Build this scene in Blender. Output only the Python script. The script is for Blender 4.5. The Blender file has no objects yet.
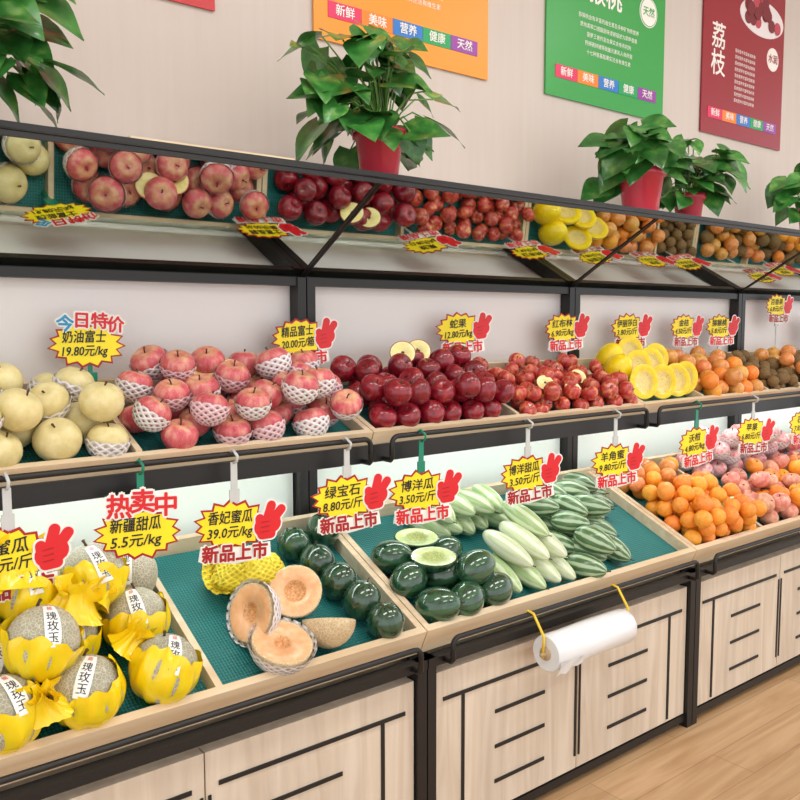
import bpy, math, random
import numpy as np
from mathutils import Vector, Matrix
rng=random.Random(7)
sc=bpy.context.scene
sc.view_settings.view_transform='Standard'
W=1.2; X0S=.1232
def lin(c):
    return tuple(((v/255)/12.92 if v/255<=.04045 else ((v/255+.055)/1.055)**2.4) for v in c)+(1,)
# ------------------------------------------------------------------ materials
def newmat(name):
    m=bpy.data.materials.new(name);m.use_nodes=True
    nt=m.node_tree;b=nt.nodes['Principled BSDF'];return m,nt,b
def N(nt,t,**k):
    n=nt.nodes.new(t)
    for a,v in k.items(): setattr(n,a,v)
    return n
def L(nt,a,b): nt.links.new(a,b)
def math_(nt,op,a,b=None,c=None):
    n=N(nt,'ShaderNodeMath',operation=op)
    for i,v in enumerate((a,b,c)):
        if v is None: continue
        if isinstance(v,(int,float)): n.inputs[i].default_value=v
        else: L(nt,v,n.inputs[i])
    return n.outputs[0]
def mixc(nt,f,a,b):
    n=N(nt,'ShaderNodeMix',data_type='RGBA')
    for i,v in ((0,f),(6,a),(7,b)):
        if isinstance(v,(int,float,tuple)): n.inputs[i].default_value=v
        else: L(nt,v,n.inputs[i])
    return n.outputs[2]
def ramp(nt,fac,stops):
    r=N(nt,'ShaderNodeValToRGB');e=r.color_ramp.elements
    while len(e)<len(stops): e.new(.5)
    for i,(p,c) in enumerate(stops):
        e[i].position=p;e[i].color=c
    L(nt,fac,r.inputs[0]);return r.outputs[0]
def bump(nt,b,h,strength=.3,dist=.002):
    n=N(nt,'ShaderNodeBump');n.inputs['Strength'].default_value=strength;n.inputs['Distance'].default_value=dist
    L(nt,h,n.inputs['Height']);L(nt,n.outputs[0],b.inputs['Normal'])
def simple(name,col,rough=.5,metal=0,coat=0,emis=0,trans=0,sss=0):
    m,nt,b=newmat(name)
    b.inputs['Base Color'].default_value=lin(col);b.inputs['Roughness'].default_value=rough
    b.inputs['Metallic'].default_value=metal;b.inputs['Coat Weight'].default_value=coat
    if trans: b.inputs['Transmission Weight'].default_value=trans
    if sss: b.inputs['Subsurface Weight'].default_value=sss;b.inputs['Subsurface Scale'].default_value=.02
    if emis:
        b.inputs['Emission Color'].default_value=lin(col);b.inputs['Emission Strength'].default_value=emis
    n=N(nt,'ShaderNodeTexNoise');n.inputs['Scale'].default_value=60
    tc=N(nt,'ShaderNodeTexCoord');L(nt,tc.outputs['Object'],n.inputs['Vector'])
    bump(nt,b,n.outputs[0],.06,.001)
    return m
def fruit(name,stops,nscale=3,sc_=(1,1,1),rough=.35,var=.12,coat=0,top=None,stripes=None,net=None,specks=None,bmp=None,sss=0,hue=.0):
    m,nt,b=newmat(name)
    at=N(nt,'ShaderNodeAttribute',attribute_name='lc');rn=N(nt,'ShaderNodeAttribute',attribute_name='rnd')
    mp=N(nt,'ShaderNodeMapping');mp.inputs['Scale'].default_value=sc_
    L(nt,at.outputs['Vector'],mp.inputs['Vector'])
    off=N(nt,'ShaderNodeCombineXYZ');k=math_(nt,'MULTIPLY',rn.outputs['Fac'],37.)
    for i in range(3): L(nt,k,off.inputs[i])
    L(nt,off.outputs[0],mp.inputs['Location'])
    no=N(nt,'ShaderNodeTexNoise');no.inputs['Scale'].default_value=nscale;no.inputs['Detail'].default_value=4
    L(nt,mp.outputs[0],no.inputs['Vector'])
    col=ramp(nt,no.outputs[0],[(p,lin(c)) for p,c in stops])
    sx=N(nt,'ShaderNodeSeparateXYZ');L(nt,at.outputs['Vector'],sx.inputs[0])
    if top:
        f=N(nt,'ShaderNodeMapRange');f.inputs['From Min'].default_value=top[1];f.inputs['From Max'].default_value=top[2]
        L(nt,math_(nt,'ADD',sx.outputs[2],math_(nt,'MULTIPLY',no.outputs[0],.25)),f.inputs[0])
        col=mixc(nt,f.outputs[0],col,lin(top[0]))
    if stripes:
        a=math_(nt,'ARCTAN2',sx.outputs[1],sx.outputs[0])
        w=math_(nt,'SINE',math_(nt,'ADD',math_(nt,'MULTIPLY',a,float(stripes[0])),math_(nt,'MULTIPLY',no.outputs[0],stripes[2])))
        f=N(nt,'ShaderNodeMapRange');f.inputs['From Min'].default_value=-.1;f.inputs['From Max'].default_value=.6;f.inputs['To Max'].default_value=stripes[3] if len(stripes)>3 else 1.
        L(nt,w,f.inputs[0]);col=mixc(nt,f.outputs[0],col,lin(stripes[1]))
    if specks:
        v=N(nt,'ShaderNodeTexVoronoi');v.inputs['Scale'].default_value=specks[0]
        L(nt,mp.outputs[0],v.inputs['Vector']);f=math_(nt,'LESS_THAN',v.outputs['Distance'],specks[2])
        col=mixc(nt,math_(nt,'MULTIPLY',f,.6),col,lin(specks[1]))
    if net:
        v=N(nt,'ShaderNodeTexVoronoi',feature='DISTANCE_TO_EDGE');v.inputs['Scale'].default_value=net[0]
        L(nt,mp.outputs[0],v.inputs['Vector']);f=N(nt,'ShaderNodeMapRange');f.inputs['From Min'].default_value=.02;f.inputs['From Max'].default_value=.12
        f.inputs['To Min'].default_value=1;f.inputs['To Max'].default_value=0
        L(nt,v.outputs['Distance'],f.inputs[0]);col=mixc(nt,math_(nt,'MULTIPLY',f.outputs[0],.8),col,lin(net[1]))
        bump(nt,b,f.outputs[0],.5,.002)
    elif bmp:
        n2=N(nt,'ShaderNodeTexNoise');n2.inputs['Scale'].default_value=bmp[0];L(nt,mp.outputs[0],n2.inputs['Vector'])
        bump(nt,b,n2.outputs[0],bmp[1],.003)
    h=N(nt,'ShaderNodeHueSaturation')
    L(nt,math_(nt,'ADD',math_(nt,'MULTIPLY',rn.outputs['Fac'],2*var),1-var),h.inputs['Value'])
    if hue:
        L(nt,math_(nt,'ADD',math_(nt,'MULTIPLY',math_(nt,'FRACT',math_(nt,'MULTIPLY',rn.outputs['Fac'],7.3)),2*hue),.5-hue),h.inputs['Hue'])
    L(nt,col,h.inputs['Color']);L(nt,h.outputs[0],b.inputs['Base Color'])
    b.inputs['Roughness'].default_value=rough;b.inputs['Coat Weight'].default_value=coat;b.inputs['Coat Roughness'].default_value=.1
    if sss: b.inputs['Subsurface Weight'].default_value=sss;b.inputs['Subsurface Scale'].default_value=.01
    return m
def wood(name,c1,c2,axis='Z',rough=.45,plank=.1,grain=1.0):
    m,nt,b=newmat(name)
    tc=N(nt,'ShaderNodeTexCoord');mp=N(nt,'ShaderNodeMapping')
    s={'Z':(14,14,1.2),'X':(1.2,14,14),'Y':(14,1.2,14)}[axis]
    mp.inputs['Scale'].default_value=s;L(nt,tc.outputs['Object'],mp.inputs[0])
    n=N(nt,'ShaderNodeTexNoise');n.inputs['Scale'].default_value=1.6;n.inputs['Detail'].default_value=6;n.inputs['Distortion'].default_value=1.2
    L(nt,mp.outputs[0],n.inputs['Vector'])
    col=ramp(nt,n.outputs[0],[(.3,lin(c1)),(.7,lin(c2))])
    sx=N(nt,'ShaderNodeSeparateXYZ');L(nt,tc.outputs['Object'],sx.inputs[0])
    wn=N(nt,'ShaderNodeTexWhiteNoise',noise_dimensions='2D')
    cb=N(nt,'ShaderNodeCombineXYZ')
    L(nt,math_(nt,'FLOOR',math_(nt,'DIVIDE',sx.outputs[0 if axis=='Z' else 2],plank)),cb.inputs[0])
    L(nt,math_(nt,'FLOOR',math_(nt,'DIVIDE',sx.outputs[2 if axis=='Z' else 0],plank*4)),cb.inputs[1])
    L(nt,cb.outputs[0],wn.inputs['Vector'])
    h=N(nt,'ShaderNodeHueSaturation');L(nt,col,h.inputs['Color'])
    L(nt,math_(nt,'ADD',math_(nt,'MULTIPLY',wn.outputs['Value'],.10*grain),1-.05*grain),h.inputs['Value'])
    L(nt,h.outputs[0],b.inputs['Base Color']);b.inputs['Roughness'].default_value=rough
    return m
m_black=simple('black_powder_coated_steel',(22,20,20),.45)
m_white=simple('white_board',(235,233,228),.5)
m_wood=wood('pale_birch_board',(202,184,164),(222,208,190),'Z')
m_lip=wood('honey_pine_board',(214,188,152),(232,211,180),'X',plank=.5,grain=.4)
m_backp=simple('cream_back_panel',(236,230,228),.45)
m_lowp=simple('panel_tinted_as_lit',(238,246,240),.4)  # pale mint tint is the under-shelf light painted into the panel colour
def mk_mirror():
    m,nt,b=newmat('mirror_glass');b.inputs['Metallic'].default_value=1;b.inputs['Roughness'].default_value=.03
    b.inputs['Base Color'].default_value=lin((212,220,212));return m
m_mirror=mk_mirror()
def mk_teal():
    m,nt,b=newmat('teal_mesh_mat')
    tc=N(nt,'ShaderNodeTexCoord');sx=N(nt,'ShaderNodeSeparateXYZ');L(nt,tc.outputs['Object'],sx.inputs[0])
    a=math_(nt,'MULTIPLY',math_(nt,'ADD',sx.outputs[0],sx.outputs[1]),420.);c=math_(nt,'MULTIPLY',math_(nt,'SUBTRACT',sx.outputs[0],sx.outputs[1]),420.)
    p=math_(nt,'MULTIPLY',math_(nt,'SINE',a),math_(nt,'SINE',c))
    f=math_(nt,'ADD',math_(nt,'MULTIPLY',p,.5),.5)
    n=N(nt,'ShaderNodeTexNoise');n.inputs['Scale'].default_value=9;L(nt,tc.outputs['Object'],n.inputs['Vector'])
    col=mixc(nt,f,lin((2,78,80)),lin((38,146,142)));col=mixc(nt,math_(nt,'MULTIPLY',n.outputs[0],.35),col,lin((8,102,102)))
    L(nt,col,b.inputs['Base Color']);b.inputs['Roughness'].default_value=.5;bump(nt,b,f,.6,.003);return m
m_teal=mk_teal()
m_led=simple('led_tube',(236,250,255),.4,emis=20)
# ------------------------------------------------------------------ mesh builder
class MB:
    def __init__(s): s.V=[];s.F=[];s.mi=[];s.lc=[];s.rn=[];s.sm=[];s.n=0;s.mats=[]
    def mat(s,m):
        if m not in s.mats: s.mats.append(m)
        return s.mats.index(m)
    def add(s,V,F,m,A=None,t=(0,0,0),lc=None,rnd=0.,smooth=True):
        V=np.asarray(V,float)
        if lc is None: lc=V.copy()
        P=V if A is None else V@np.asarray(A).T
        P=P+np.asarray(t)
        s.V.append(P);s.lc.append(np.asarray(lc,float));s.rn.append(np.full(len(V),rnd))
        for i,f in enumerate(F):
            s.F.append(tuple(j+s.n for j in f))
            s.mi.append(s.mat(m[i]) if isinstance(m,list) else s.mat(m));s.sm.append(smooth)
        s.n+=len(V)
    def box(s,x0,x1,y0,y1,z0,z1,m):
        V=[(x,y,z) for x in (x0,x1) for y in (y0,y1) for z in (z0,z1)]
        F=[(0,1,3,2),(4,6,7,5),(0,4,5,1),(2,3,7,6),(0,2,6,4),(1,5,7,3)]
        s.add(V,F,m,smooth=False)
    def hexa(s,P,m):
        F=[(0,1,3,2),(4,6,7,5),(0,4,5,1),(2,3,7,6),(0,2,6,4),(1,5,7,3)];s.add(P,F,m,smooth=False)
    def tube(s,pts,r,m,seg=8,rnd=0.):
        pts=[np.array(p,float) for p in pts];V=[];F=[];n=len(pts)
        rr=r if hasattr(r,'__len__') else [r]*n
        up=None
        for i,p in enumerate(pts):
            d=pts[min(i+1,n-1)]-pts[max(i-1,0)];d/=np.linalg.norm(d)+1e-9
            if up is None: up=np.array([0,0,1.]) if abs(d[2])<.9 else np.array([1.,0,0])
            a=np.cross(d,up);a/=np.linalg.norm(a)+1e-9;b=np.cross(a,d);up=b
            for k in range(seg):
                q=2*math.pi*k/seg;V.append(p+rr[i]*(a*math.cos(q)+b*math.sin(q)))
        for i in range(n-1):
            for k in range(seg):
                F.append((i*seg+k,i*seg+(k+1)%seg,(i+1)*seg+(k+1)%seg,(i+1)*seg+k))
        F.append(tuple(range(seg))[::-1]);F.append(tuple((n-1)*seg+k for k in range(seg)))
        s.add(V,F,m,rnd=rnd)
    def poly(s,pts,y,m,A=None,t=(0,0,0),th=.0015):
        n=len(pts);V=[(p[0],y,p[1]) for p in pts]+[(p[0],y+th,p[1]) for p in pts]+[(sum(p[0] for p in pts)/n,y,sum(p[1] for p in pts)/n)]
        F=[(2*n,i,(i+1)%n) for i in range(n)]+[(i,i+n,(i+1)%n+n,(i+1)%n) for i in range(n)]
        s.add(V,F,m,A,t,smooth=False)
    def obj(s,name,parent=None):
        me=bpy.data.meshes.new(name);V=np.concatenate(s.V)
        me.from_pydata(V.tolist(),[],s.F);me.polygons.foreach_set('material_index',s.mi);me.polygons.foreach_set('use_smooth',s.sm)
        for m in s.mats: me.materials.append(m)
        a=me.attributes.new('lc','FLOAT_VECTOR','POINT');a.data.foreach_set('vector',np.concatenate(s.lc).ravel())
        a=me.attributes.new('rnd','FLOAT','POINT');a.data.foreach_set('value',np.concatenate(s.rn))
        me.update();o=bpy.data.objects.new(name,me);sc.collection.objects.link(o)
        if parent: o.parent=parent
        return o
def empty(name,loc=(0,0,0)):
    e=bpy.data.objects.new(name,None);e.location=loc;e.empty_display_size=.05;sc.collection.objects.link(e);return e
def revolve(prof,seg=20,mats=None):
    V=[];F=[];M=[];rings=[]
    for r,z in prof:
        if r<1e-6: rings.append([len(V)]);V.append((0,0,z))
        else:
            rings.append(list(range(len(V),len(V)+seg)))
            V+= [(r*math.cos(2*math.pi*k/seg),r*math.sin(2*math.pi*k/seg),z) for k in range(seg)]
    for i in range(len(rings)-1):
        a,b=rings[i],rings[i+1]
        for k in range(seg):
            k2=(k+1)%seg
            if len(a)==1 and len(b)==1: continue
            if len(a)==1: F.append((a[0],b[k2],b[k]))
            elif len(b)==1: F.append((a[k],a[k2],b[0]))
            else: F.append((a[k],a[k2],b[k2],b[k]))
            if mats: M.append(mats[i])
    return np.array(V),F,M
def apple_geo(seg=20,rows=12,dim=.32,flat=.9,taper=.1,lob=.0):
    pr=[]
    for i in range(rows+1):
        p=math.pi*i/rows
        r=math.sin(p)*(1+taper*math.cos(p));z=math.cos(p)*flat
        z-= dim*math.exp(-(r/.3)**2) if p<math.pi/2 else -dim*.45*math.exp(-(r/.25)**2)
        pr.append((0 if i in(0,rows) else r,z))
    pr=pr[::-1];V,F,_=revolve(pr,seg)
    if lob:
        a=np.arctan2(V[:,1],V[:,0]);k=1+lob*np.cos(5*a)*np.clip(-V[:,2],0,1);V[:,0]*=k;V[:,1]*=k
    return V,F
def rot(ax,a): return np.array(Matrix.Rotation(a,3,Vector(ax)))
def randrot(tilt=1.0,toward=None):
    az=rng.uniform(0,6.283);t=rng.uniform(0,tilt) if tilt else 0
    ax=rng.uniform(0,6.283)
    R=rot((math.cos(ax),math.sin(ax),0),t)@rot((0,0,1),az)
    if toward is not None: R=rot((1,0,0),toward)@R
    return R
def frame(zdir,side=(1,0,0)):
    z=np.array(zdir,float);z/=np.linalg.norm(z);x=np.cross(np.array([0,0,1.]) if abs(z[2])<.95 else np.array([0,1.,0]),z);x/=np.linalg.norm(x)
    y=np.cross(z,x);return np.stack([x,y,z],1)
# ------------------------------------------------------------------ bins
class Bin:
    def __init__(s,y0,z0,c,sn,Ln,fl): s.y0,s.z0,s.c,s.s,s.L,s.fl=y0,z0,c,sn,Ln,fl
    def P(s,X,t,n): return (X,s.y0+t*s.c-n*s.s,s.z0+t*s.s+n*s.c)
LOW=Bin(1.555,.619,.9086,.4177,.50,-.035);UP=Bin(1.776,1.10,.927,.375,.36,-.03)
def pack(b,u0,u1,t0,t1,r,n,rj=.08,tries=120,k=.95,prefer=None,existing=None):
    out=list(existing or []);new=[]
    for _ in range(n):
        best=None;R=r*(1+rng.uniform(-rj,rj))
        for _ in range(tries):
            u=rng.uniform(u0+R,u1-R);t=rng.uniform(t0+R,t1-R);h=b.fl+R
            for (a,c,d,q) in out:
                dd=(a-u)**2+(c-t)**2;m=(R+q)*k
                if dd<m*m: h=max(h,d+math.sqrt(m*m-dd))
            sc_=h+(prefer(u,t) if prefer else 0)+.03*t   # settle down-slope first
            if best is None or sc_<best[0]: best=(sc_,u,t,h)
        _,u,t,h=best;out.append((u,t,h,R));new.append((u,t,h,R))
    return new
# ------------------------------------------------------------------ text
_tc={}
def text_geo(s,offset=0.,align='CENTER',spacing=1.0,shear=0.):
    key=(s,offset,align,spacing,shear)
    if key in _tc: return _tc[key]
    cu=bpy.data.curves.new('txt','FONT');cu.body=s;cu.size=1;cu.align_x=align;cu.align_y='CENTER';cu.offset=offset;cu.resolution_u=2
    cu.space_line=spacing;cu.shear=shear
    o=bpy.data.objects.new('txt',cu);sc.collection.objects.link(o)
    dg=bpy.context.evaluated_depsgraph_get();dg.update();me=bpy.data.meshes.new_from_object(o.evaluated_get(dg))
    V=np.array([v.co[:] for v in me.vertices]) if len(me.vertices) else np.zeros((0,3));F=[tuple(p.vertices) for p in me.polygons]
    bpy.data.objects.remove(o);bpy.data.curves.remove(cu);bpy.data.meshes.remove(me)
    _tc[key]=(V,F);return V,F
def put_text(mb,s,x,z,h,y,m,A=None,t=(0,0,0),offset=0.,wmax=None,align='CENTER',sx=1.,spacing=1.,rz=0.,shear=0.,bold=0.):
    V,F=text_geo(s,offset,align,spacing,shear)
    if len(V)==0: return
    w=V[:,0].max()-V[:,0].min()
    hx=h*sx
    if wmax and w*hx>wmax: hx=wmax/w
    cr,sr=math.cos(rz),math.sin(rz)
    offs=[(0,0)] if not bold else [(0,0)]+[(bold*math.cos(a*.7854),bold*math.sin(a*.7854)) for a in range(8)]
    for i,(ox,oz) in enumerate(offs):   # heavier strokes = overlaid prints
        X=V[:,0]*hx+ox;Z=V[:,1]*h+oz
        P=np.stack([x+X*cr-Z*sr,np.full(len(V),y-.00003*i),z+X*sr+Z*cr],1)
        mb.add(P,F,m,A,t,smooth=False)
# ------------------------------------------------------------------ room
def mk_wall():
    m,nt,b=newmat('beige_wallpaper');tc=N(nt,'ShaderNodeTexCoord');mp=N(nt,'ShaderNodeMapping');mp.inputs['Scale'].default_value=(30,30,1.5)
    L(nt,tc.outputs['Object'],mp.inputs[0]);n=N(nt,'ShaderNodeTexNoise');n.inputs['Scale'].default_value=1.5;n.inputs['Detail'].default_value=3
    L(nt,mp.outputs[0],n.inputs['Vector']);L(nt,ramp(nt,n.outputs[0],[(.3,lin((206,192,182))),(.7,lin((209,196,187)))]),b.inputs['Base Color'])
    b.inputs['Roughness'].default_value=.7;bump(nt,b,n.outputs[0],.05,.001);return m
def mk_floor():
    m,nt,b=newmat('oak_laminate');tc=N(nt,'ShaderNodeTexCoord')
    br=N(nt,'ShaderNodeTexBrick');br.inputs['Scale'].default_value=1;br.inputs['Brick Width'].default_value=1.2;br.inputs['Row Height'].default_value=.14
    br.inputs['Mortar Size'].default_value=.0015;br.inputs['Color1'].default_value=(0,0,0,1);br.inputs['Color2'].default_value=(1,1,1,1);br.inputs['Mortar'].default_value=(.5,.5,.5,1)
    br.offset=.37
    L(nt,tc.outputs['Object'],br.inputs['Vector']);mp=N(nt,'ShaderNodeMapping');mp.inputs['Scale'].default_value=(1.5,16,1)
    L(nt,tc.outputs['Object'],mp.inputs[0]);n=N(nt,'ShaderNodeTexNoise');n.inputs['Scale'].default_value=1.5;n.inputs['Detail'].default_value=8;n.inputs['Distortion'].default_value=.8
    L(nt,mp.outputs[0],n.inputs['Vector']);col=ramp(nt,n.outputs[0],[(.25,lin((176,134,92))),(.75,lin((214,178,136)))])
    h=N(nt,'ShaderNodeHueSaturation');L(nt,col,h.inputs['Color']);L(nt,math_(nt,'ADD',math_(nt,'MULTIPLY',br.outputs[0],.14),.88),h.inputs['Value'])
    col=mixc(nt,math_(nt,'MULTIPLY',br.outputs['Fac'],.6),h.outputs[0],lin((130,95,60)))
    L(nt,col,b.inputs['Base Color']);b.inputs['Roughness'].default_value=.35;return m
b=MB();b.box(-3,8,2.19,2.3,0,3.3,mk_wall());b.obj('wall_back')
b=MB();b.box(-3,8,-4,2.3,-.1,0,mk_floor());b.obj('floor')
b=MB();b.box(-3,8,-4,2.3,3.3,3.4,m_white);b.obj('ceiling')
# ------------------------------------------------------------------ stands
def hx(b,x0,x1,t0,t1,n0,n1): return [b.P(x,t,n) for x in (x0,x1) for t in (t0,t1) for n in (n0,n1)]
def crail(mb,x0,x1,y,zb,zt,yb,r=.007):
    R=.02;p=[(x0,yb,zb),(x0,y+.006,zb),(x0,y,zb+.006)]
    for k in range(5):
        a=math.pi/2*k/4;p.append((x0+R-R*math.cos(a),y,zt-R+R*math.sin(a)))
    q=[(x0+x1-a,c,d) for a,c,d in p[::-1]]
    mb.tube(p+q,r,m_black,8)
def stand(i,ldiv,udiv):
    e=empty('fruit_display_stand',(X0S+W*i,0,0))
    f=MB()
    for x0,x1 in ((.002,.03),(1.17,1.198)):
        f.box(x0,x1,1.555,1.60,0,.545,m_black)
        f.box(x0,x1+.0,2.10,2.145,0,1.521,m_black)
    f.box(.03,1.17,1.565,1.60,.02,.045,m_black)
    f.box(.002,1.198,1.552,1.585,.522,.545,m_black)
    f.box(.03,1.17,2.105,2.14,1.497,1.521,m_black)
    f.box(.002,1.198,1.778,1.812,1.018,1.064,m_black)
    for x in (.002,1.178):
        f.hexa([(xx,yy,zz+dz) for xx in (x,x+.02) for yy,zz in ((1.785,1.018),(2.11,1.13)) for dz in (0,.025)],m_black)
    crail(f,.055,1.15,1.52,.535,.598,1.56)
    crail(f,.035,1.165,1.742,1.024,1.088,1.785)
    f.obj('steel_frame',e)
    c=MB()
    c.box(.03,1.17,1.60,2.08,.045,.53,m_wood)
    for k in range(2):
        x0=.033+k*.5675;x1=x0+.566
        c.box(x0+.001,x1-.001,1.568,1.6,.05,.495,m_wood)
        s=1 if k==0 else -1;xo=x0 if k==0 else x1;xi=x1 if k==0 else x0
        def bar(a,bb,z0,z1): c.box(min(a,bb),max(a,bb),1.5645,1.5675,z0,z1,m_black)
        bar(xo+s*.03,xi-s*.03,.415,.425)
        bar(xo+s*.095,xo+s*.105,.06,.415)
        for j,z in enumerate((.325,.225,.125)):
            bar(xo+s*(.22),xo+s*(.42),z,z+.010)
        bar(xi-s*.012,xi-s*.005,.09,.40)
    c.obj('cabinet_body',e)
    l=MB()
    l.hexa(hx(LOW,.002,1.198,0,.02,-.072,0),m_lip)
    l.hexa(hx(LOW,.002,.02,.02,.5,-.06,0),m_lip);l.hexa(hx(LOW,1.18,1.198,.02,.5,-.06,0),m_lip)
    l.hexa(hx(LOW,.002,1.198,.5,.515,-.06,.01),m_lip)
    l.hexa(hx(LOW,.02,1.18,.02,.5,-.06,-.04),m_lip)
    l.hexa(hx(LOW,.022,1.178,.022,.498,-.04,-.035),m_teal)
    for d in ldiv: l.hexa(hx(LOW,d-.008,d+.008,.02,.5,-.04,0),m_lip)
    l.obj('lower_bin',e)
    u=MB()
    u.hexa(hx(UP,.002,1.198,0,.018,-.052,0),m_lip)
    u.hexa(hx(UP,.002,.018,.018,.355,-.05,0),m_lip);u.hexa(hx(UP,1.182,1.198,.018,.355,-.05,0),m_lip)
    u.hexa(hx(UP,.002,1.198,.345,.357,-.05,.02),m_lip)
    u.hexa(hx(UP,.018,1.182,.018,.345,-.05,-.035),m_lip)
    u.hexa(hx(UP,.02,1.18,.02,.343,-.035,-.03),m_teal)
    for d in udiv: u.hexa(hx(UP,d-.007,d+.007,.018,.345,-.035,.004),m_lip)
    u.obj('upper_bin',e)
    p=MB();p.box(.0,1.2,2.15,2.158,.8,1.50,m_backp);p.box(.035,1.165,2.135,2.149,.78,1.16,m_lowp);p.obj('back_panel',e)
    g=MB()
    dy,dz=-.393,.23;Ln=math.hypot(dy,dz);ty,tz=dy/Ln,dz/Ln
    ny,nz=-.505,-.863
    def sl(x0,x1,a0,a1,h0,h1): return [(x,2.13+ty*a+ny*h,1.521+tz*a+nz*h) for x in (x0,x1) for a in (a0,a1) for h in (h0,h1)]
    g.hexa(sl(.006,1.194,0,Ln,-.008,0),m_mirror);g.obj('mirror',e)
    k=MB()
    k.hexa(sl(.001,1.199,Ln-.003,Ln+.012,-.012,.004),m_black)
    k.hexa(sl(.001,.009,0,Ln,-.01,.003),m_black);k.hexa(sl(1.191,1.199,0,Ln,-.01,.003),m_black)
    k.hexa(sl(.0,1.2,-.012,.004,-.012,.006),m_black)
    k.box(.0,1.2,1.735,2.185,1.758,1.768,m_white)
    k.box(.0,1.2,1.727,1.737,1.742,1.769,m_black)
    k.obj('mirror_frame',e)
    t=MB();t.tube([(.06,1.85,1.038),(1.14,1.85,1.038)],.010,m_led,10);t.box(.05,1.15,1.84,1.86,1.048,1.06,m_white);t.obj('led_strip_lamp',e)
    return e
stand(0,[.64],[.567]);stand(1,[],[.567]);stand(2,[.46],[.39,.88]);stand(3,[.5],[.5])
# ------------------------------------------------------------------ posters
COLS=[(226,40,96),(240,130,30),(40,120,200),(20,160,90),(150,60,160)];WORDS=['新鲜','美味','营养','健康','天然']
def strip(b,w,wt,cols=COLS):
    ws=w*.86
    for i,(cc,t) in enumerate(zip(cols,WORDS)):
        xa=-ws/2+ws*i/5;b.box(xa,xa+ws/5-.002,-.008,-.006,.07,.118,simple('strip%d'%i,cc,.4))
        put_text(b,t,xa+ws/10,.094,.036,-.009,wt,bold=.0005)
def poster(x0,x1,z0,z1,bg,kind,title):
    e=empty('wall_poster',((x0+x1)/2,2.186,z0));w=x1-x0;h=z1-z0
    b=MB();mb=simple('poster_'+kind,bg,.35);wt=simple('poster_ink_white',(245,240,232),.5)
    b.box(-w/2,w/2,-.006,0,0,h,mb);strip(b,w,wt)
    for i in range(5):
        put_text(b,['猕猴桃含有丰富的维生素及多种矿物质营养','质地柔软口感酸甜味道被描述为草莓香蕉','菠萝三者的混合果实含有有机物','钙钾硒锌锗等微量元素和人体所需','十七种氨基酸果实还含有维生素'][i],0,.325-.033*i,.02,-.007,wt,wmax=w*.72)
    put_text(b,title,-.08,.425 if kind!='orange' else .5,.105,-.007,wt,bold=.002)
    b.poly([(w*.34+.06*math.cos(a*math.pi/16),.425+.06*math.sin(a*math.pi/16)) for a in range(32)],-.008,wt,th=.002)
    b.poly([(w*.34+.056*math.cos(a*math.pi/16),.425+.056*math.sin(a*math.pi/16)) for a in range(32)],-.0085,mb,th=.001)
    b.poly([(w*.34+.053*math.cos(a*math.pi/16),.425+.053*math.sin(a*math.pi/16)) for a in range(32)],-.009,wt,th=.001)
    put_text(b,'天然',w*.34,.425,.04,-.0095,mb,bold=.0006)
    b.obj('print',e);return e
def poster_red(x0,x1,z0,z1):
    e=empty('wall_poster',((x0+x1)/2,2.186,z0));w=x1-x0;h=z1-z0
    b=MB();mb=simple('poster_crimson',(150,20,38),.35);wt=simple('poster_ink_cream',(245,235,228),.5)
    b.box(-w/2,w/2,-.006,0,0,h,mb);strip(b,w,wt)
    put_text(b,'荔',-.23,.43,.12,-.007,wt,bold=.0015);put_text(b,'枝',-.23,.31,.12,-.007,wt,bold=.0015)
    for i in range(9): put_text(b,'荔枝营养丰富味道鲜美',.0,.40-.028*i,.018,-.007,wt,wmax=.2)
    b.poly([(.25+.055*math.cos(a*math.pi/12),.42+.055*math.sin(a*math.pi/12)) for a in range(24)],-.008,wt,th=.002);put_text(b,'水润',.25,.42,.045,-.009,mb,bold=.0006)
    dish=simple('poster_dish',(235,225,225),.4);lit=simple('poster_lychee',(120,10,30),.4);lit2=simple('poster_lychee_light',(190,60,80),.4)
    b.poly([(.14+.2*math.cos(a*math.pi/16),.59+.085*math.sin(a*math.pi/16)) for a in range(32)],-.008,dish,th=.002)
    for i in range(26):
        cx=.14+rng.uniform(-.15,.15);cz=.61+rng.uniform(-.05,.07);b.poly([(cx+.03*math.cos(a*math.pi/6),cz+.03*math.sin(a*math.pi/6)) for a in range(12)],-.0095-.0001*i,rng.choice([lit,lit,lit2]),th=.001)
    b.obj('print',e)
poster(.36,1.09,2.24,3.2,(196,30,36),'red','草莓');poster(1.41,2.13,2.2355,3.2,(238,150,32),'orange','橙子');poster(2.43,3.17,2.24,3.2,(52,158,70),'green','猕猴桃');poster_red(3.46,4.17,2.245,3.2)
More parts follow.
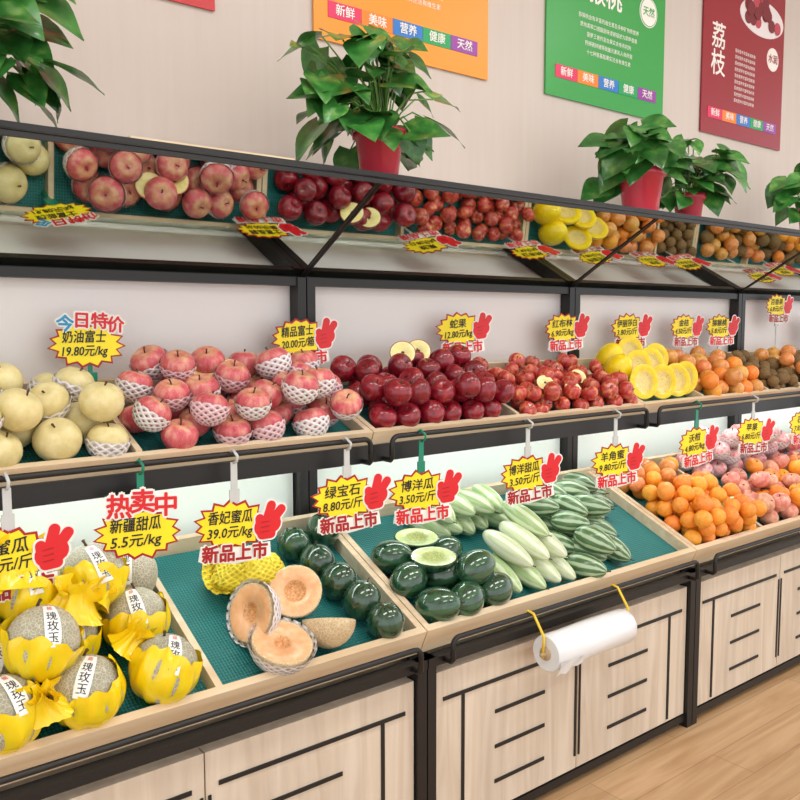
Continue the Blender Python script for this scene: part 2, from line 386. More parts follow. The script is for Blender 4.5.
# ------------------------------------------------------------------ price tags
m_yel=simple('card_yellow',(255,230,30),.4);m_dred=simple('card_dark_red',(170,16,22),.4);m_red=simple('card_red',(220,26,36),.4);m_wc=simple('card_white',(248,246,240),.4)
m_ink=simple('marker_ink',(25,20,22),.5);m_tealp=simple('teal_plastic_clip',(10,130,100),.3);m_clear=simple('clear_clip',(200,202,200),.25);m_cyan=simple('card_cyan',(30,150,200),.4)
def burst(rx,rz,n,dep,cx=0,cz=0,seed=0):
    r=random.Random(seed);p=[]
    for i in range(2*n):
        a=math.pi*i/n;k=(1+r.uniform(-.03,.06)) if i%2==0 else 1-dep
        p.append((cx+rx*k*math.cos(a),cz+rz*k*math.sin(a)))
    return p
def blob(mb,x0,z0,x1,z1,r,y,m,A,t=(0,0,0)):
    dx,dz=x1-x0,z1-z0;a0=math.atan2(dz,dx);p=[]
    for k in range(9): a=a0-math.pi/2+math.pi*k/8;p.append((x1+r*math.cos(a),z1+r*math.sin(a)))
    for k in range(9): a=a0+math.pi/2+math.pi*k/8;p.append((x0+r*math.cos(a),z0+r*math.sin(a)))
    mb.poly(p,y,m,A,t,th=.0008)
def tag(X,Y,Z,kind,l1,l2,yaw=0,hang=None,stick=None,clip=m_clear,s=1.,roll=0.):
    e=empty('price_tag',(X,Y,Z));b=MB();A=rot((0,0,1),yaw)@rot((0,1,0),roll)*s
    b.poly(burst(.094,.062,15,.17,-.008,.008,int(X*100)),0,m_dred,A)
    b.poly(burst(.087,.055,15,.17,-.008,.008,int(X*100)),-.0015,m_yel,A)
    put_text(b,l1,-.016,.026,.034,-.003,m_ink,A,rz=.05,wmax=.108,shear=.15,bold=.0005)
    put_text(b,l2,-.016,-.010,.032,-.003,m_ink,A,rz=.06,wmax=.112,shear=.2,bold=.0005)
    if kind=='new':
        for (mm,g,yy) in ((m_wc,.0045,-.0032),(m_red,0,-.0048)):   # fist with two raised fingers, tilted
            blob(b,.070,.000,.088,.010,.025+g,yy,mm,A)
            blob(b,.092,.018,.112,.044,.0115+g,yy-.0001,mm,A);blob(b,.076,.018,.086,.054,.0115+g,yy-.0002,mm,A)
            blob(b,.060,.000,.058,.022,.011+g,yy-.0003,mm,A);blob(b,.066,-.018,.088,-.016,.012+g,yy-.0004,mm,A)
        for zz in (-.012,.000,.012): blob(b,.062,zz,.082,zz+.003,.0010,-.0062,m_dred,A)
        b.poly([(-.088,-.076),(-.084,-.040),(-.03,-.046),(.03,-.044),(.088,-.036),(.092,-.072),(0,-.086)],-.0028,m_wc,A)
        put_text(b,'新品上市',0,-.060,.046,-.0070,m_wc,A,bold=.0035,wmax=.165,rz=.03);put_text(b,'新品上市',0,-.060,.044,-.0078,m_red if rng.random()<.5 else m_dred,A,bold=.0016,wmax=.16,rz=.03)
    elif kind=='hot':
        for i,(ch,dx,dz) in enumerate(zip('热卖中',(-.05,0,.05),(.066,.076,.066))):
            put_text(b,ch,dx,dz,.058,-.0025,m_wc,A,bold=.006);put_text(b,ch,dx,dz,.056,-.004,m_red,A,bold=.0016)
    else:
        for i,(ch,dx,dz,mm) in enumerate(zip('今日特价',(-.062,-.022,.022,.062),(.058,.068,.068,.060),(m_cyan,m_red,m_red,m_red))):
            put_text(b,ch,dx,dz,.046,-.0025,m_wc,A,bold=.005);put_text(b,ch,dx,dz,.044,-.004,mm,A,bold=.0013)
    b.obj('card',e);c=MB()
    if hang:
        c.box(-.008,.008,.002,.005,.03,hang-.012,clip);c.tube([(0,.004,hang-.014),(0,-.012,hang-.008),(0,-.016,hang+.004),(0,.006,hang+.016),(0,.02,hang+.008)],.0035,clip,6)
        c.box(-.012,.012,.001,.006,.06,.09,clip)
    if stick:
        c.box(-.005,.005,.003,.007,-stick,.02,clip)
        c.box(-.016,.016,.002,.008,-.09,-.06,clip)
    c.obj('clip',e);return e
HY=1.722
for X,Z,k,l1,l2,tl in [(.40,.93,'new','花蜜瓜','5.80元/斤',0),(.665,.935,'hot','新疆甜瓜','5.5元/kg',1),(.885,.918,'new','香妃蜜瓜','39.0元/kg',0),(1.20,.94,'new','绿宝石','8.80元/斤',0),
    (1.445,.925,'new','博洋瓜','3.50元/斤',1),(1.865,.925,'new','博洋甜瓜','3.50元/斤',0),(2.29,.92,'new','羊角蜜','9.80元/斤',0),(2.77,.94,'new','沃柑','4.80元/kg',1),(3.17,.945,'new','苹果','6.80元/斤',0),(3.58,.95,'new','石榴','7.8元/斤',1)]:
    tag(X,HY,Z,k,l1,l2,rng.uniform(-.3,-.1),hang=1.088-Z-.004,clip=m_tealp if tl else m_clear,s=.96,roll=rng.uniform(-.07,.07))
for X,Z,k,l1,l2 in [(.68,1.33,'sale','奶油富士','19.80元/kg'),(1.28,1.34,'new','精品富士','20.00元/箱'),(1.90,1.36,'new','蛇果','12.80元/kg'),(2.42,1.36,'new','红布林','6.90元/kg'),
    (2.81,1.36,'new','伊丽莎白','3.80元/斤'),(3.2,1.36,'new','金桔','4.50元/斤'),(3.48,1.36,'new','猕猴桃','5.8元/斤'),(3.98,1.46,'new','百香果','6.8元/斤'),(4.35,1.36,'new','枇杷','8.8元/斤')]:
    tag(X,2.06,Z,k,l1,l2,rng.uniform(-.3,-.1),stick=Z-1.185,clip=m_tealp if k=='sale' else m_clear,s=.93,roll=rng.uniform(-.06,.06))
# ------------------------------------------------------------------ fruit materials
f_stem=simple('fruit_stem',(80,55,30),.7)
f_fuji=fruit('fuji_apple_skin',[(.3,(190,62,78)),(.5,(210,100,104)),(.75,(228,174,150))],2.2,(1,1,.35),.35,.08,top=((222,196,130),.75,1.1),specks=(14,(240,205,180),.16))
f_pear=fruit('crown_pear_skin',[(.3,(214,196,130)),(.7,(232,218,166))],2,rough=.45,var=.06,specks=(16,(170,140,76),.12),sss=.1)
f_dred=fruit('dark_red_apple_skin',[(.3,(108,12,30)),(.6,(148,26,42)),(.8,(182,70,66))],2.4,(1,1,.3),.25,.18,coat=.25,specks=(16,(200,120,110),.1))
f_gala=fruit('small_red_apple_skin',[(.3,(160,30,40)),(.52,(190,66,54)),(.75,(226,164,104))],2.4,(1,1,.4),.28,.15,coat=.2)
f_hami=fruit('netted_melon_rind',[(.3,(158,154,130)),(.7,(178,172,148))],3,rough=.6,var=.06,net=(9,(216,210,190)))
f_canta=fruit('cantaloupe_rind',[(.3,(200,168,122)),(.7,(216,190,146))],3,rough=.6,var=.06,net=(9,(236,218,184)))
f_flesh=fruit('cantaloupe_flesh',[(.3,(238,170,118)),(.7,(246,196,150))],4,rough=.3,var=.03,sss=.2)
f_seed=fruit('cantaloupe_seeds',[(.3,(214,130,70)),(.7,(244,206,150))],14,rough=.3,var=.03,bmp=(20,.8))
f_dgreen=fruit('dark_green_rind',[(.3,(24,52,34)),(.7,(42,80,50))],3,rough=.15,var=.25,coat=.8,stripes=(8,(52,92,62),3.,.7))
f_gflesh=fruit('green_melon_flesh',[(.3,(190,208,140)),(.7,(208,222,162))],4,rough=.25,var=.03,coat=.4)
f_gseed=fruit('green_melon_seeds',[(.3,(140,162,80)),(.7,(214,220,146))],14,rough=.3,var=.03,bmp=(20,.8))
f_pale=fruit('pale_green_melon_rind',[(.3,(142,174,110)),(.7,(178,200,146))],3,(1,1,.3),.28,.1,stripes=(6,(208,220,182),2.),coat=.2)
f_white=fruit('ivory_melon_rind',[(.3,(190,204,154)),(.7,(216,224,188))],3,(1,1,.3),.3,.05,stripes=(6,(226,230,206),2.))
f_strip=fruit('striped_green_rind',[(.3,(58,92,58)),(.7,(88,122,78))],3,(1,1,.4),.28,.14,stripes=(9,(178,198,160),3.2,.85),coat=.3)
f_orange=fruit('orange_peel',[(.3,(238,136,34)),(.7,(248,164,58))],3,rough=.35,var=.07,bmp=(25,.25),hue=.014)
f_pink=fruit('pomegranate_skin',[(.3,(212,110,96)),(.55,(228,160,134)),(.8,(238,204,170))],2.2,rough=.35,var=.08,hue=.015)
f_rosy=fruit('rosy_wrapped_fruit',[(.35,(226,124,134)),(.65,(242,214,208))],3,rough=.35,var=.06)
f_pers=fruit('persimmon_skin',[(.3,(206,124,50)),(.7,(232,166,84))],3,rough=.3,var=.15,hue=.02,coat=.3)
f_kiwi=fruit('kiwi_skin',[(.3,(104,78,44)),(.7,(134,104,62))],6,rough=.8,var=.15)
f_ymel=fruit('yellow_melon_rind',[(.3,(236,200,6)),(.7,(250,222,20))],3,rough=.3,var=.04,coat=.2)
f_yfl=fruit('yellow_melon_flesh',[(.3,(244,226,130)),(.7,(250,240,180))],4,rough=.3,var=.03)
f_ysd=fruit('yellow_melon_cavity',[(.3,(236,206,110)),(.55,(246,226,150)),(.75,(190,140,60))],8,rough=.4,var=.03,bmp=(14,.6))
def mk_foam(name,col,th=.82):
    m,nt,b=newmat(name);at=N(nt,'ShaderNodeAttribute',attribute_name='lc');sx=N(nt,'ShaderNodeSeparateXYZ');L(nt,at.outputs['Vector'],sx.inputs[0])
    p=math_(nt,'MULTIPLY',math_(nt,'ABSOLUTE',math_(nt,'SINE',math_(nt,'ADD',sx.outputs[0],sx.outputs[1]))),math_(nt,'ABSOLUTE',math_(nt,'SINE',math_(nt,'SUBTRACT',sx.outputs[0],sx.outputs[1]))))
    al=math_(nt,'LESS_THAN',p,th);L(nt,al,b.inputs['Alpha'])
    L(nt,mixc(nt,p,lin(col),lin(tuple(int(v*.86) for v in col))),b.inputs['Base Color'])
    b.inputs['Roughness'].default_value=.6
    inv=math_(nt,'SUBTRACT',1.,p);bump(nt,b,inv,.8,.004);return m
f_foam=mk_foam('white_foam_net',(248,242,242));f_foamp=mk_foam('pink_foam_net',(244,206,212));f_yfoam=mk_foam('yellow_foam_net',(252,228,60),.93)
G_APP=apple_geo();G_DRED=apple_geo(20,12,.34,.98,.16,.06);G_GALA=apple_geo(16,10,.3,.88,.08);G_PEAR=apple_geo(20,12,.22,.94,.04)
def sph(seg=20,rows=12,zs=1.,pz=0.):
    pr=[((0 if i in(0,rows) else math.sin(math.pi*i/rows)*(1+pz*math.cos(math.pi*i/rows))),-math.cos(math.pi*i/rows)*zs) for i in range(rows+1)]
    V,F,_=revolve(pr,seg);return V,F
G_SPH=sph()
def foam_geo(p0,p1,seg=24,rows=8,R=1.05,fx=12,fy=9,flare=.06):
    V=[];F=[];lc=[]
    for i in range(rows+1):
        f=i/rows;p=p0+(p1-p0)*f
        for k in range(seg+1):
            a=2*math.pi*k/seg;rr=R+(flare*max(0,1-f*4))+.02*math.sin(a*12+i*3.14)*(1-f);pp=p+(.05*math.sin(a*12) if i==0 else 0)
            V.append((rr*math.sin(pp)*math.cos(a),rr*math.sin(pp)*math.sin(a),rr*math.cos(pp)*.95));lc.append((a*fx/2,p*fy,0))
    for i in range(rows):
        for k in range(seg): a=i*(seg+1)+k;F.append((a,a+seg+1,a+seg+2,a+1))
    return np.array(V),F,np.array(lc)
G_FOAM=foam_geo(1.38,3.05)
def addstem(mb,R,c,r,g,l=.45):
    p0=np.array([0,0,g])*r;p1=np.array([.05,.03,g+l*.6])*r;p2=np.array([.12,.05,g+l])*r
    mb.tube([R@p0+c,R@p1+c,R@p2+c],[r*.05,r*.04,r*.06],f_stem,5)
def pile(b,zones,geo,mat,r,n,tilt=.9,toward=.35,foam=None,foamp=0.,stem=(.55,.4),k=.95,rj=.07,prefer=None,mats=None):
    mb=MB();u0,u1,a0,a1=zones
    pk=pack(b,u0,u1,a0,a1,r,n,rj=rj,k=k,prefer=prefer)
    for (u,t,h,R) in pk:
        c=np.array(b.P(u,t,h));rd=rng.random();Ro=randrot(tilt,toward)
        V,F=geo;m=mat if mats is None else rng.choice(mats)
        mb.add(V,F,m,Ro*R,c,lc=V,rnd=rd)
        if stem: addstem(mb,Ro,c,R,stem[0],stem[1])
        if foam and rng.random()<foamp:
            V,F,lc=G_FOAM;mb.add(V,F,rng.choice(foam),Ro*R,c,lc=lc,rnd=rd)
    return mb,pk
def half_geo(elong=1.,ring=.62,cav=.28,seg=24,zs=1.):
    pr=[(math.sin(p)*1.,-math.cos(p)*zs) for p in [math.pi/2*i/7 for i in range(8)]];pr[0]=(0,-zs)
    n=len(pr)-1;pr+=[(.985,.012),(.94,.012),(ring,.0),(ring*.85,-cav*.6),(ring*.5,-cav),(0,-cav)]
    tags=[0]*n+[0,0,1,2,2,2]
    V,F,M=revolve(pr,seg,tags);V[:,1]*=elong;return V,F,M
def add_half(mb,c,zdir,r,mats,elong=1.,ring=.62,cav=.28,spin=0.,zs=1.):
    V,F,M=half_geo(elong,ring,cav,zs=zs);A=frame(zdir)@rot((0,0,1),spin)
    mb.add(V,F,[mats[i] for i in M],A*r,c,lc=V,rnd=rng.random());return A
# ------------------------------------------------------------------ upper tier
g=UP
mb,pk=pile(g,(.145,.685,.005,.34),G_PEAR,f_pear,.047,26,foam=[f_foam],foamp=.5,toward=.25,tilt=.7);mb.obj('pear_pile')
mb,pk=pile(g,(.695,1.305,.005,.34),G_APP,f_fuji,.044,39,foam=[f_foam,f_foam,f_foamp],foamp=.85,tilt=.6,toward=.3)
for (u,t,h) in ((.93,.26,.08),(1.0,.24,.085)):
    add_half(mb,np.array(g.P(u,t,h)),(-.3,-.6,.7),.040,[f_fuji,f_yfl,f_stem],ring=.14,cav=.05)
mb.obj('foam_wrapped_apple_pile')
mb,pk=pile(g,(1.345,1.885,.005,.34),G_DRED,f_dred,.039,44,tilt=1.1)
for (u,t,h) in ((1.6,.28,.10),(1.67,.29,.10)):
    add_half(mb,np.array(g.P(u,t,h)),(-.5,-.7,.4),.040,[f_dred,f_yfl,f_stem],ring=.14,cav=.05)
mb.obj('dark_red_apple_pile')
mb,pk=pile(g,(1.90,2.51,.005,.34),G_GALA,f_gala,.030,72,tilt=1.2)
for (u,t,h) in ((2.1,.12,.05),(2.2,.08,.04),(2.3,.15,.05)):
    add_half(mb,np.array(g.P(u,t,h)),(-.4,-.7,.6),.030,[f_gala,f_yfl,f_stem],ring=.14,cav=.05)
mb.obj('small_red_apple_pile')
mb=MB()
for i,(u,t,h) in enumerate([(2.60,.085,.045),(2.70,.075,.045),(2.80,.08,.045),(2.885,.10,.04),(2.59,.20,.06),(2.69,.19,.055),(2.79,.20,.06),(2.63,.28,.07),(2.76,.29,.07),(2.87,.24,.06)]):
    if i in (4,7):
        V,F=sph(24,14,1.25,.05);mb.add(V,F,f_ymel,frame((rng.uniform(-.3,.3),-.5,.8))*.052,np.array(g.P(u,t,h-.02)),lc=V,rnd=rng.random())
    else:
        d=(-.62+rng.uniform(-.12,.12),-.72,.22+rng.uniform(-.1,.15))
        add_half(mb,np.array(g.P(u,t,h)),d,.051,[f_ymel,f_ymel,f_ysd],elong=1.3,ring=.62,cav=.18,spin=rng.uniform(-.2,.2))
mb.obj('yellow_melon_pile')
mb,pk=pile(g,(2.93,3.39,.005,.34),G_SPH,f_pers,.034,42,stem=None,mats=[f_pers,f_pers,f_orange]);mb.obj('persimmon_pile')
mb,pk=pile(g,(3.42,3.70,.005,.34),G_SPH,f_kiwi,.026,42,stem=None);mb.obj('kiwi_pile')
mb,pk=pile(g,(3.75,4.30,.005,.34),G_SPH,f_pers,.034,46,stem=None,mats=[f_pers,f_pers,f_kiwi]);mb.obj('loquat_pile')
mb,pk=pile(g,(4.35,4.9,.005,.34),G_SPH,f_kiwi,.034,42,stem=None,mats=[f_kiwi,f_orange]);mb.obj('passion_fruit_pile')
# ------------------------------------------------------------------ lower tier
g=LOW
m_film=simple('yellow_plastic_film',(255,214,18),.25,coat=.3,sss=.25);m_label=simple('paper_label',(244,244,240),.5)
def sphpatch(mb,c,A,R,a0,a1,b0,b1,m,na=4,nb=10):
    V=[];F=[]
    for i in range(na+1):
        for j in range(nb+1):
            a=a0+(a1-a0)*i/na;bb=b0+(b1-b0)*j/nb;V.append((math.sin(a)*math.cos(bb),math.sin(bb),math.cos(a)*math.cos(bb)))
    for i in range(na):
        for j in range(nb): q=i*(nb+1)+j;F.append((q,q+nb+1,q+nb+2,q+1))
    mb.add(np.array(V),F,m,A*R,c)
def sphtext(mb,c,A,R,s,a,bb,h,m):
    V,F=text_geo(s,.005)
    if not len(V): return
    aa=a+V[:,0]*h;b_=bb+V[:,1]*h;P=np.stack([np.sin(aa)*np.cos(b_),np.sin(b_),np.cos(aa)*np.cos(b_)],1);mb.add(P,F,m,A*R,c,smooth=False)
def filmcup(mb,c,R,rnd_):
    r=random.Random(rnd_);ph=[r.uniform(0,6) for _ in range(6)];seg=64;rows=16;V=[];F=[]
    tx,ty=r.uniform(-.35,.35),r.uniform(-.35,.35);cov=r.uniform(1.0,1.35)
    for i in range(rows+1):
        f=i/rows
        for k in range(seg):
            a=2*math.pi*k/seg;top=cov+.28*math.sin(a+ph[0])+.14*math.sin(3*a+ph[1])+.06*math.sin(11*a+ph[4])
            p=3.1-(3.1-top)*f;rr=1.04+.04*f*math.sin(9*a+ph[2]+3*f)+.025*f*math.sin(19*a+ph[3]-5*f)+.02*math.sin(7*a-9*f+ph[5])+(.08*max(0,f-.8)/.2)*(1+.5*math.sin(5*a+ph[4]))
            V.append((rr*math.sin(p)*math.cos(a),rr*math.sin(p)*math.sin(a),rr*math.cos(p)))
    for i in range(rows):
        for k in range(seg): F.append((i*seg+k,i*seg+(k+1)%seg,(i+1)*seg+(k+1)%seg,(i+1)*seg+k))
    mb.add(np.array(V),F,m_film,rot((1,0,0),tx)@rot((0,1,0),ty)*R,c)
def filmtuft(mb,c,d,s,seed):  # gathered crumpled bag mouth
    r=random.Random(seed);V=[];F=[];seg=48;rows=12;A=frame(d);p=[r.uniform(0,6) for _ in range(5)]
    for i in range(rows+1):
        f=i/rows
        for k in range(seg):
            a=2*math.pi*k/seg;rr=(.95-1.5*f+1.05*f*f+.12*(f>.8))*(1+(.15+.35*f)*math.sin(5*a+p[0])*.6+.22*f*math.sin(9*a+p[1]+4*f)+.05*math.sin(17*a+p[2]))
            V.append((rr*math.cos(a),rr*.7*math.sin(a),f*1.0+.18*math.sin(3*a+p[3])*f+.1*math.sin(7*a+p[4])*f*f))
    for i in range(rows):
        for k in range(seg): F.append((i*seg+k,i*seg+(k+1)%seg,(i+1)*seg+(k+1)%seg,(i+1)*seg+k))
    mb.add(np.array(V),F,m_film,A*s,c)
mb=MB();hm=[(.50,.07,0),(.66,.075,0),(.35,.07,0),(.22,.09,0),(.36,.21,.0),(.50,.215,0),(.655,.23,0),(.22,.24,0),(.43,.35,0),(.58,.36,0),(.69,.38,0),(.29,.37,0),(.43,.14,.085),(.575,.30,.085),(.44,.29,.09),(.31,.3,.09)]
for i,(u,t,dn) in enumerate(hm):
    R=.068;c=np.array(g.P(u,t,g.fl+R+dn));V,F=sph(28,18,1.04)
    mb.add(V,F,f_hami,randrot(.3)*R,c,lc=V,rnd=rng.random());addstem(mb,randrot(.3),c,R,1.0,.2)
    if i not in(10,): filmcup(mb,c,R,i)
    tc=np.array([0,0,1.3876])-c;tc/=np.linalg.norm(tc);A=frame(tc+np.array([rng.uniform(-.1,.5),0,rng.uniform(.1,.4)]))@rot((0,0,1),rng.uniform(-.4,.3))
    sphpatch(mb,c,A,R*1.06,-.21,.21,-.45,.85,m_label)
    for j,ch in enumerate('玉玫瑰'): sphtext(mb,c,A,R*1.066,ch,0,-.22+.3*j,.3,m_ink)
    sphtext(mb,c,A,R*1.066,'甜',0,.70,.18,m_red)
for i,(u,t,h,d,s) in enumerate([(.42,.28,.15,(.1,.1,1),.085),(.50,.20,.11,(.3,-.1,1),.07),(.31,.24,.15,(-.3,.1,1),.08),(.60,.15,.04,(.6,-.2,.7),.06),(.41,.04,.05,(-.2,-.4,.8),.055),(.56,.24,.1,(.7,.1,.6),.05)]):
    filmtuft(mb,np.array(g.P(u,t,h)),d,s,i+1)
mb.obj('netted_melon_pile')
mb=MB();CM=[f_canta,f_flesh,f_seed]
def cfoam(c,d,R):
    V,F,lc=foam_geo(1.55,3.1,fx=20,fy=14,R=1.08);mb.add(V,F,f_foam,frame(d)*R,c,lc=lc)
for (u,t,h,d,R,ring,fo) in [(.90,.165,.04,(-.85,-.2,.30),.068,.35,1),(1.04,.20,.04,(-.45,-.65,.55),.066,.42,0),(.93,.060,.035,(.0,-.42,.9),.070,.3,1)]:
    c=np.array(g.P(u,t,h));add_half(mb,c,d,R,CM,ring=ring,cav=.3)
    if fo: cfoam(c,d,R)
c=np.array(g.P(1.07,.085,.035));add_half(mb,c,(.25,.35,.9),.064,CM,ring=.3,cav=.2);mb.obj('cut_cantaloupe_pile')
# yellow foam net sleeve, slumped flat around a melon
mb=MB();c=np.array(g.P(.975,.315,.025));V,F=sph(28,16,1.0);A=np.diag([.082,.066,.050]);mb.add(V,F,f_ymel,A*.97,c,lc=V)
V,F,lc=foam_geo(.12,3.0,seg=48,rows=20,fx=24,fy=12,flare=.0);V=V*(1+.05*np.sin(5*V[:,[0]]*3+V[:,[1]]*4)+.04*np.sin(9*V[:,[1]]))
V[:,0]*=1+.12*(V[:,2]<0);mb.add(V,F,f_yfoam,A*1.05,c,lc=lc)
V,F,lc=foam_geo(1.1,2.0,seg=40,rows=8,R=1.0,fx=24,fy=12,flare=.3);mb.add(V,F,f_yfoam,rot((0,1,0),-1.1)@rot((1,0,0),.3)@np.diag([.055,.06,.06]),c+np.array([-.045,.0,.012]),lc=lc)
mb.obj('foam_wrapped_yellow_melon')
mb=MB()
for (u,t) in [(1.145,.40),(1.165,.31),(1.18,.225),(1.20,.14),(1.215,.055),(1.255,.43)]:
    R=.047*rng.uniform(.95,1.05);V,F=sph(24,14,1.04);c=np.array(g.P(u+.01,t,g.fl+R));Ro=randrot(.7,.3);mb.add(V,F,f_dgreen,Ro*R,c,lc=V,rnd=rng.random());addstem(mb,Ro,c,R,1.0,.2)
mb.obj('dark_green_melon_pile')
mb=MB()
for (u,t,dn,hf) in [(1.385,.17,0,0),(1.40,.06,0,0),(1.50,.055,0,0),(1.61,.06,0,0),(1.50,.16,0,0),(1.60,.15,.0,0),(1.50,.30,.03,1),(1.46,.18,.06,1),(1.58,.25,0,0),(1.40,.27,0,0),(1.56,.11,.05,0)]:
    R=.046*rng.uniform(.95,1.05);c=np.array(g.P(u,t,g.fl+R+dn))
    if hf: add_half(mb,c,(-.15,-.30,.95),R*1.05,[f_dgreen,f_gflesh,f_gseed],elong=1.4,ring=.5,spin=1.2+rng.uniform(-.3,.3))
    else:
        V,F=sph(24,14,1.3,.06);Ro=frame((rng.uniform(.4,1),rng.uniform(-.6,.3),rng.uniform(-.1,.2)));mb.add(V,F,f_dgreen,Ro*R,c,lc=V,rnd=rng.random());addstem(mb,Ro,c,R,1.25,.2)
mb.obj('cut_green_melon_pile')
mb=MB()
def longm(u,t,dn,d,R,el,mat,tap=.12):
    V,F=sph(22,18,el,tap);Ro=frame(d);c=np.array(g.P(u,t,g.fl+R+dn));mb.add(V,F,mat,Ro*R,c,lc=V*np.array([1,1,1/el]),rnd=rng.random());addstem(mb,Ro,c,R,el*.99,.3)
for (u,t,dn,m) in [(1.70,.13,0,f_pale),(1.77,.12,0,f_pale),(1.84,.13,0,f_white),(1.91,.12,0,f_white),(1.735,.16,.055,f_white),(1.81,.17,.06,f_white),(1.88,.16,.06,f_white),(1.845,.22,.10,f_pale)]:
    longm(u,t,dn,(.12+rng.uniform(-.12,.12),-.9,-.38),.033*rng.uniform(.93,1.07),2.9,m)
for (u,t,dn,m) in [(1.62,.38,0,f_pale),(1.68,.39,0,f_pale),(1.74,.38,0,f_pale),(1.81,.39,0,f_pale),(1.64,.38,.06,f_pale),(1.71,.39,.06,f_pale),(1.78,.38,.06,f_pale),(1.88,.37,0,f_pale),(1.85,.38,.06,f_pale)]:
    longm(u,t,dn,(.25+rng.uniform(-.3,.3),-.9,-.38),.034,2.2,m)
mb.obj('long_pale_melon_pile')
mb=MB()
for (u,t,dn) in [(2.00,.06,0),(2.07,.12,0),(2.00,.18,0),(2.10,.2,0),(2.18,.10,0),(2.03,.28,0),(2.13,.30,0),(2.22,.20,0),(2.24,.28,0),(2.05,.38,0),(2.15,.39,0),(2.26,.38,0),(2.05,.2,.06),(2.12,.27,.06),(2.2,.25,.06),(2.1,.36,.06),(2.2,.34,.06),(2.06,.1,.055),(2.0,.3,.06),(2.33,.32,0),(2.37,.39,0),(2.3,.38,.05)]:
    longm(u,t,dn,(.5+rng.uniform(-.4,.4),-.8,-.25+rng.uniform(-.1,.2)),.038*rng.uniform(.92,1.06),1.75,f_strip,.15)
mb.obj('striped_melon_pile')
mb,pk=pile(g,(2.545,2.975,.01,.31),G_SPH,f_orange,.030,70,stem=None,tilt=3)
for u,t in ((2.80,.13),(2.90,.10)): add_half(mb,np.array(g.P(u,t,.06)),(-.3,-.5,.8),.04,[f_dgreen,f_gflesh,f_gseed],ring=.4,elong=1.35,spin=1.3)
mb.obj('orange_pile')
mb,pk=pile(g,(2.545,2.975,.31,.49),G_SPH,f_orange,.033,20,stem=None,tilt=3,mats=[f_orange,f_pers]);mb.obj('tangerine_pile')
mb,pk=pile(g,(3.0,3.70,.01,.33),G_APP,f_pink,.038,44,stem=(.5,.3),mats=[f_pink,f_pink,f_pink,f_orange]);mb.obj('pomegranate_pile')
mb,pk=pile(g,(3.0,3.70,.33,.49),G_APP,f_rosy,.042,28,foam=[f_foam,f_foam,f_foamp],foamp=.9,tilt=.5,toward=.2);mb.obj('foam_wrapped_peach_pile')
mb,pk=pile(g,(3.75,4.9,.01,.48),G_APP,f_fuji,.042,80,foam=[f_foam],foamp=.6);mb.obj('wrapped_apple_pile')
# ------------------------------------------------------------------ plastic bag roll
e=empty('plastic_bag_roll',(1.84,1.470,.500))
b=MB();m_bag=simple('white_plastic_bag',(232,234,236),.3,coat=.2);m_core=simple('cardboard_core',(190,165,130),.8);m_hook=simple('yellow_hook',(240,200,50),.4)
V=[];F=[];seg=48;xs=[-.17,-.166,-.1,-.04,.0,.06,.12,.166,.17];n=len(xs)
for i,x in enumerate(xs):
    for k in range(seg):
        a=2*math.pi*k/seg;r=.050*(.93 if i in(0,n-1) else 1+.02*math.sin(3*a+i)+.012*math.sin(11*a+2*i));V.append((x,r*math.cos(a),r*math.sin(a)))
for i in range(n-1):
    for k in range(seg): F.append((i*seg+k,i*seg+(k+1)%seg,(i+1)*seg+(k+1)%seg,(i+1)*seg+k))
b.add(V,F,m_bag)
for x in (-.17,.17):
    Vr=[(x,r*math.cos(2*math.pi*k/seg),r*math.sin(2*math.pi*k/seg)) for r in (.0465,.018) for k in range(seg)];b.add(Vr,[(k,(k+1)%seg,seg+(k+1)%seg,seg+k) for k in range(seg)],m_bag)
    b.tube([(x*.9,0,0),(x*1.03,0,0)],.018,m_core,16)
V=[];F=[]
for i in range(9):
    for j in range(5):
        V.append((-.168+.13*i/8,-.050+.003*j-.004*math.sin(i*1.7+j),-.012-.042*j/4*(1-.5*i/8)+.003*math.sin(i*2.1)))
for i in range(8):
    for j in range(4): F.append((i*5+j,i*5+j+1,i*5+j+6,i*5+j+5))
b.add(V,F,m_bag)
b.obj('film_roll',e)
b=MB()
b.tube([(-.19,0,0),(.19,0,0)],.006,m_core,8)
for x in (-.183,.183): b.tube([(x,.0,-.01),(x,-.004,.05),(x,.035,.104),(x,.055,.107),(x,.062,.09)],.004,m_hook,6)
b.obj('hooks',e)
b=MB();b.box(.68,1.08,1.76,1.95,1.7695,1.780,m_lip);b.obj('flat_cardboard_box')
# ------------------------------------------------------------------ pothos
m_leaf=fruit('pothos_leaf',[(.3,(32,88,36)),(.55,(58,122,50)),(.78,(126,168,84))],2.5,rough=.3,var=.35,coat=.2)
m_stemg=simple('pothos_stem',(100,150,64),.5);m_pot=simple('red_plastic_pot',(186,40,64),.25,coat=.3,sss=.2);m_soil=simple('soil',(50,36,26),.9)
def leaf_geo():
    V=[];F=[];nu=6;nv=8
    for j in range(nv+1):
        v=j/nv;w=.50*math.sin(math.pi*min(1,(v*.93+.07))**.58)*(1 if v<1 else 0)
        for i in range(nu+1):
            u=-1+2*i/nu;V.append((u*w,v-.20*abs(u)*(1-v)**3,.18*abs(u)*w-.22*v*v+.015*math.sin(v*9+u*3)))
    for j in range(nv):
        for i in range(nu): a=j*(nu+1)+i;F.append((a,a+1,a+nu+2,a+nu+1))
    return np.array(V),F
LV,LF=leaf_geo()
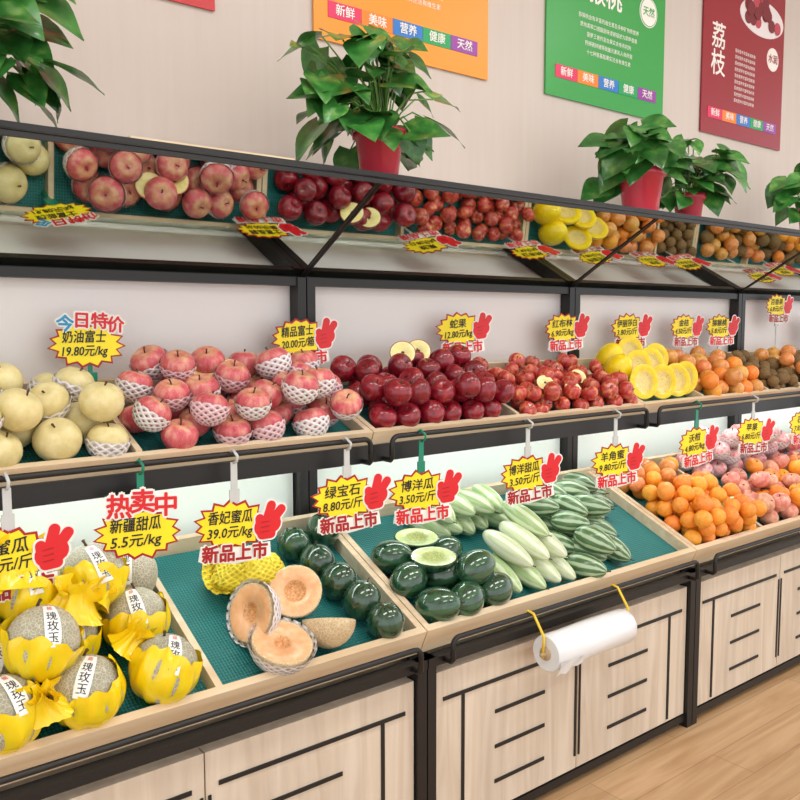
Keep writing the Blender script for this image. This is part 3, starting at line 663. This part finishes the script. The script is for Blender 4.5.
def plant(X,Y,Z,s=1.,n=75,seed=0,pr=.066,ph=.125,spread=.21,bias=-.03,flat=1.2):
    r=random.Random(seed);e=empty('potted_pothos',(X,Y,Z));b=MB()
    prof=[(0,0),(.72,0),(.76,.04),(.95,.8),(1.08,.82),(1.1,1.0),(1.0,1.0),(.97,.85),(0,.84)]
    V,F,M=revolve([(a*pr,c*ph) for a,c in prof],28,[m_pot]*7+[m_soil]);b.add(V,F,M);b.obj('pot',e)
    b=MB()
    for i in range(n):
        az=r.uniform(0,2*math.pi);f=(i+.5)/n;el=math.radians(82-104*f+r.uniform(-12,12));R=spread*r.uniform(.45,1.08)*(1 if el>0 else .85)
        p=np.array([bias+R*math.cos(az)*math.cos(el)*1.15,R*math.sin(az)*math.cos(el)*.8,ph*.95+.02+R*1.0*math.sin(el)*(flat if el>0 else 1.)])
        if p[2]<.03: p[2]=.03+r.uniform(0,.03)
        if Y+p[1]>2.08: p[1]=2.08-Y
        base=np.array([.3*pr*math.cos(az),.3*pr*math.sin(az),ph*.85])
        mid=base*.4+p*.6+np.array([0,0,.04]);b.tube([base,(base+mid)/2+np.array([0,0,.015]),mid,p],.0022,m_stemg,5)
        out=np.array([math.cos(az+r.uniform(-1,1)),math.sin(az+r.uniform(-1,1))-.2,r.uniform(-1.1,.1)]);out/=np.linalg.norm(out)
        up=np.array([r.uniform(-.4,.4)-.35,r.uniform(-.4,.4)-.6,1.]);x=np.cross(out,up);x/=np.linalg.norm(x);z=np.cross(x,out)
        A=np.stack([x,out,z],1)*(r.uniform(.06,.11)*s);b.add(LV,LF,m_leaf,A,p,lc=LV,rnd=r.random())
    b.obj('foliage',e)
TZ=1.7695
plant(1.375,1.815,TZ,1.05,88,3,spread=.20,bias=-.04)
plant(2.53,1.82,TZ,1.12,66,5,pr=.08,ph=.15,spread=.17,bias=0,flat=.85)
plant(2.98,1.92,TZ,1.1,54,8,pr=.06,ph=.12,spread=.19,bias=0,flat=1.0)
plant(.37,1.83,TZ,1.12,92,11,spread=.18,bias=0)
plant(3.84,1.84,TZ,1.1,50,15,spread=.17,bias=0)
# ------------------------------------------------------------------ lights
wd=bpy.data.worlds.new('World');sc.world=wd;wd.use_nodes=True;bg=wd.node_tree.nodes['Background'];bg.inputs[0].default_value=(.95,.98,1,1);bg.inputs[1].default_value=1.6
for i,(x,y) in enumerate([(.3,.5),(2.1,.5),(3.9,.5),(1.2,-1.4),(3.2,-1.4)]):
    e=empty('ceiling_lamp',(x,y,3.29));b=MB();b.box(-.6,.6,-.15,.15,-.03,0,m_white);b.obj('housing',e)
    ld=bpy.data.lights.new('panel','AREA');ld.shape='RECTANGLE';ld.size=1.15;ld.size_y=.28;ld.energy=18;ld.color=(1,1,1)
    lo=bpy.data.objects.new('light_panel',ld);sc.collection.objects.link(lo);lo.parent=e;lo.location=(0,0,-.035)
# ------------------------------------------------------------------ camera
cd=bpy.data.cameras.new('camera');cam=bpy.data.objects.new('camera',cd);sc.collection.objects.link(cam)
cam.location=(0,0,1.3876);cam.rotation_euler=(math.pi/2-.0912,.0022,-.6721);cd.sensor_width=36;cd.lens=839.15/800*36;cd.clip_start=.05
sc.camera=cam
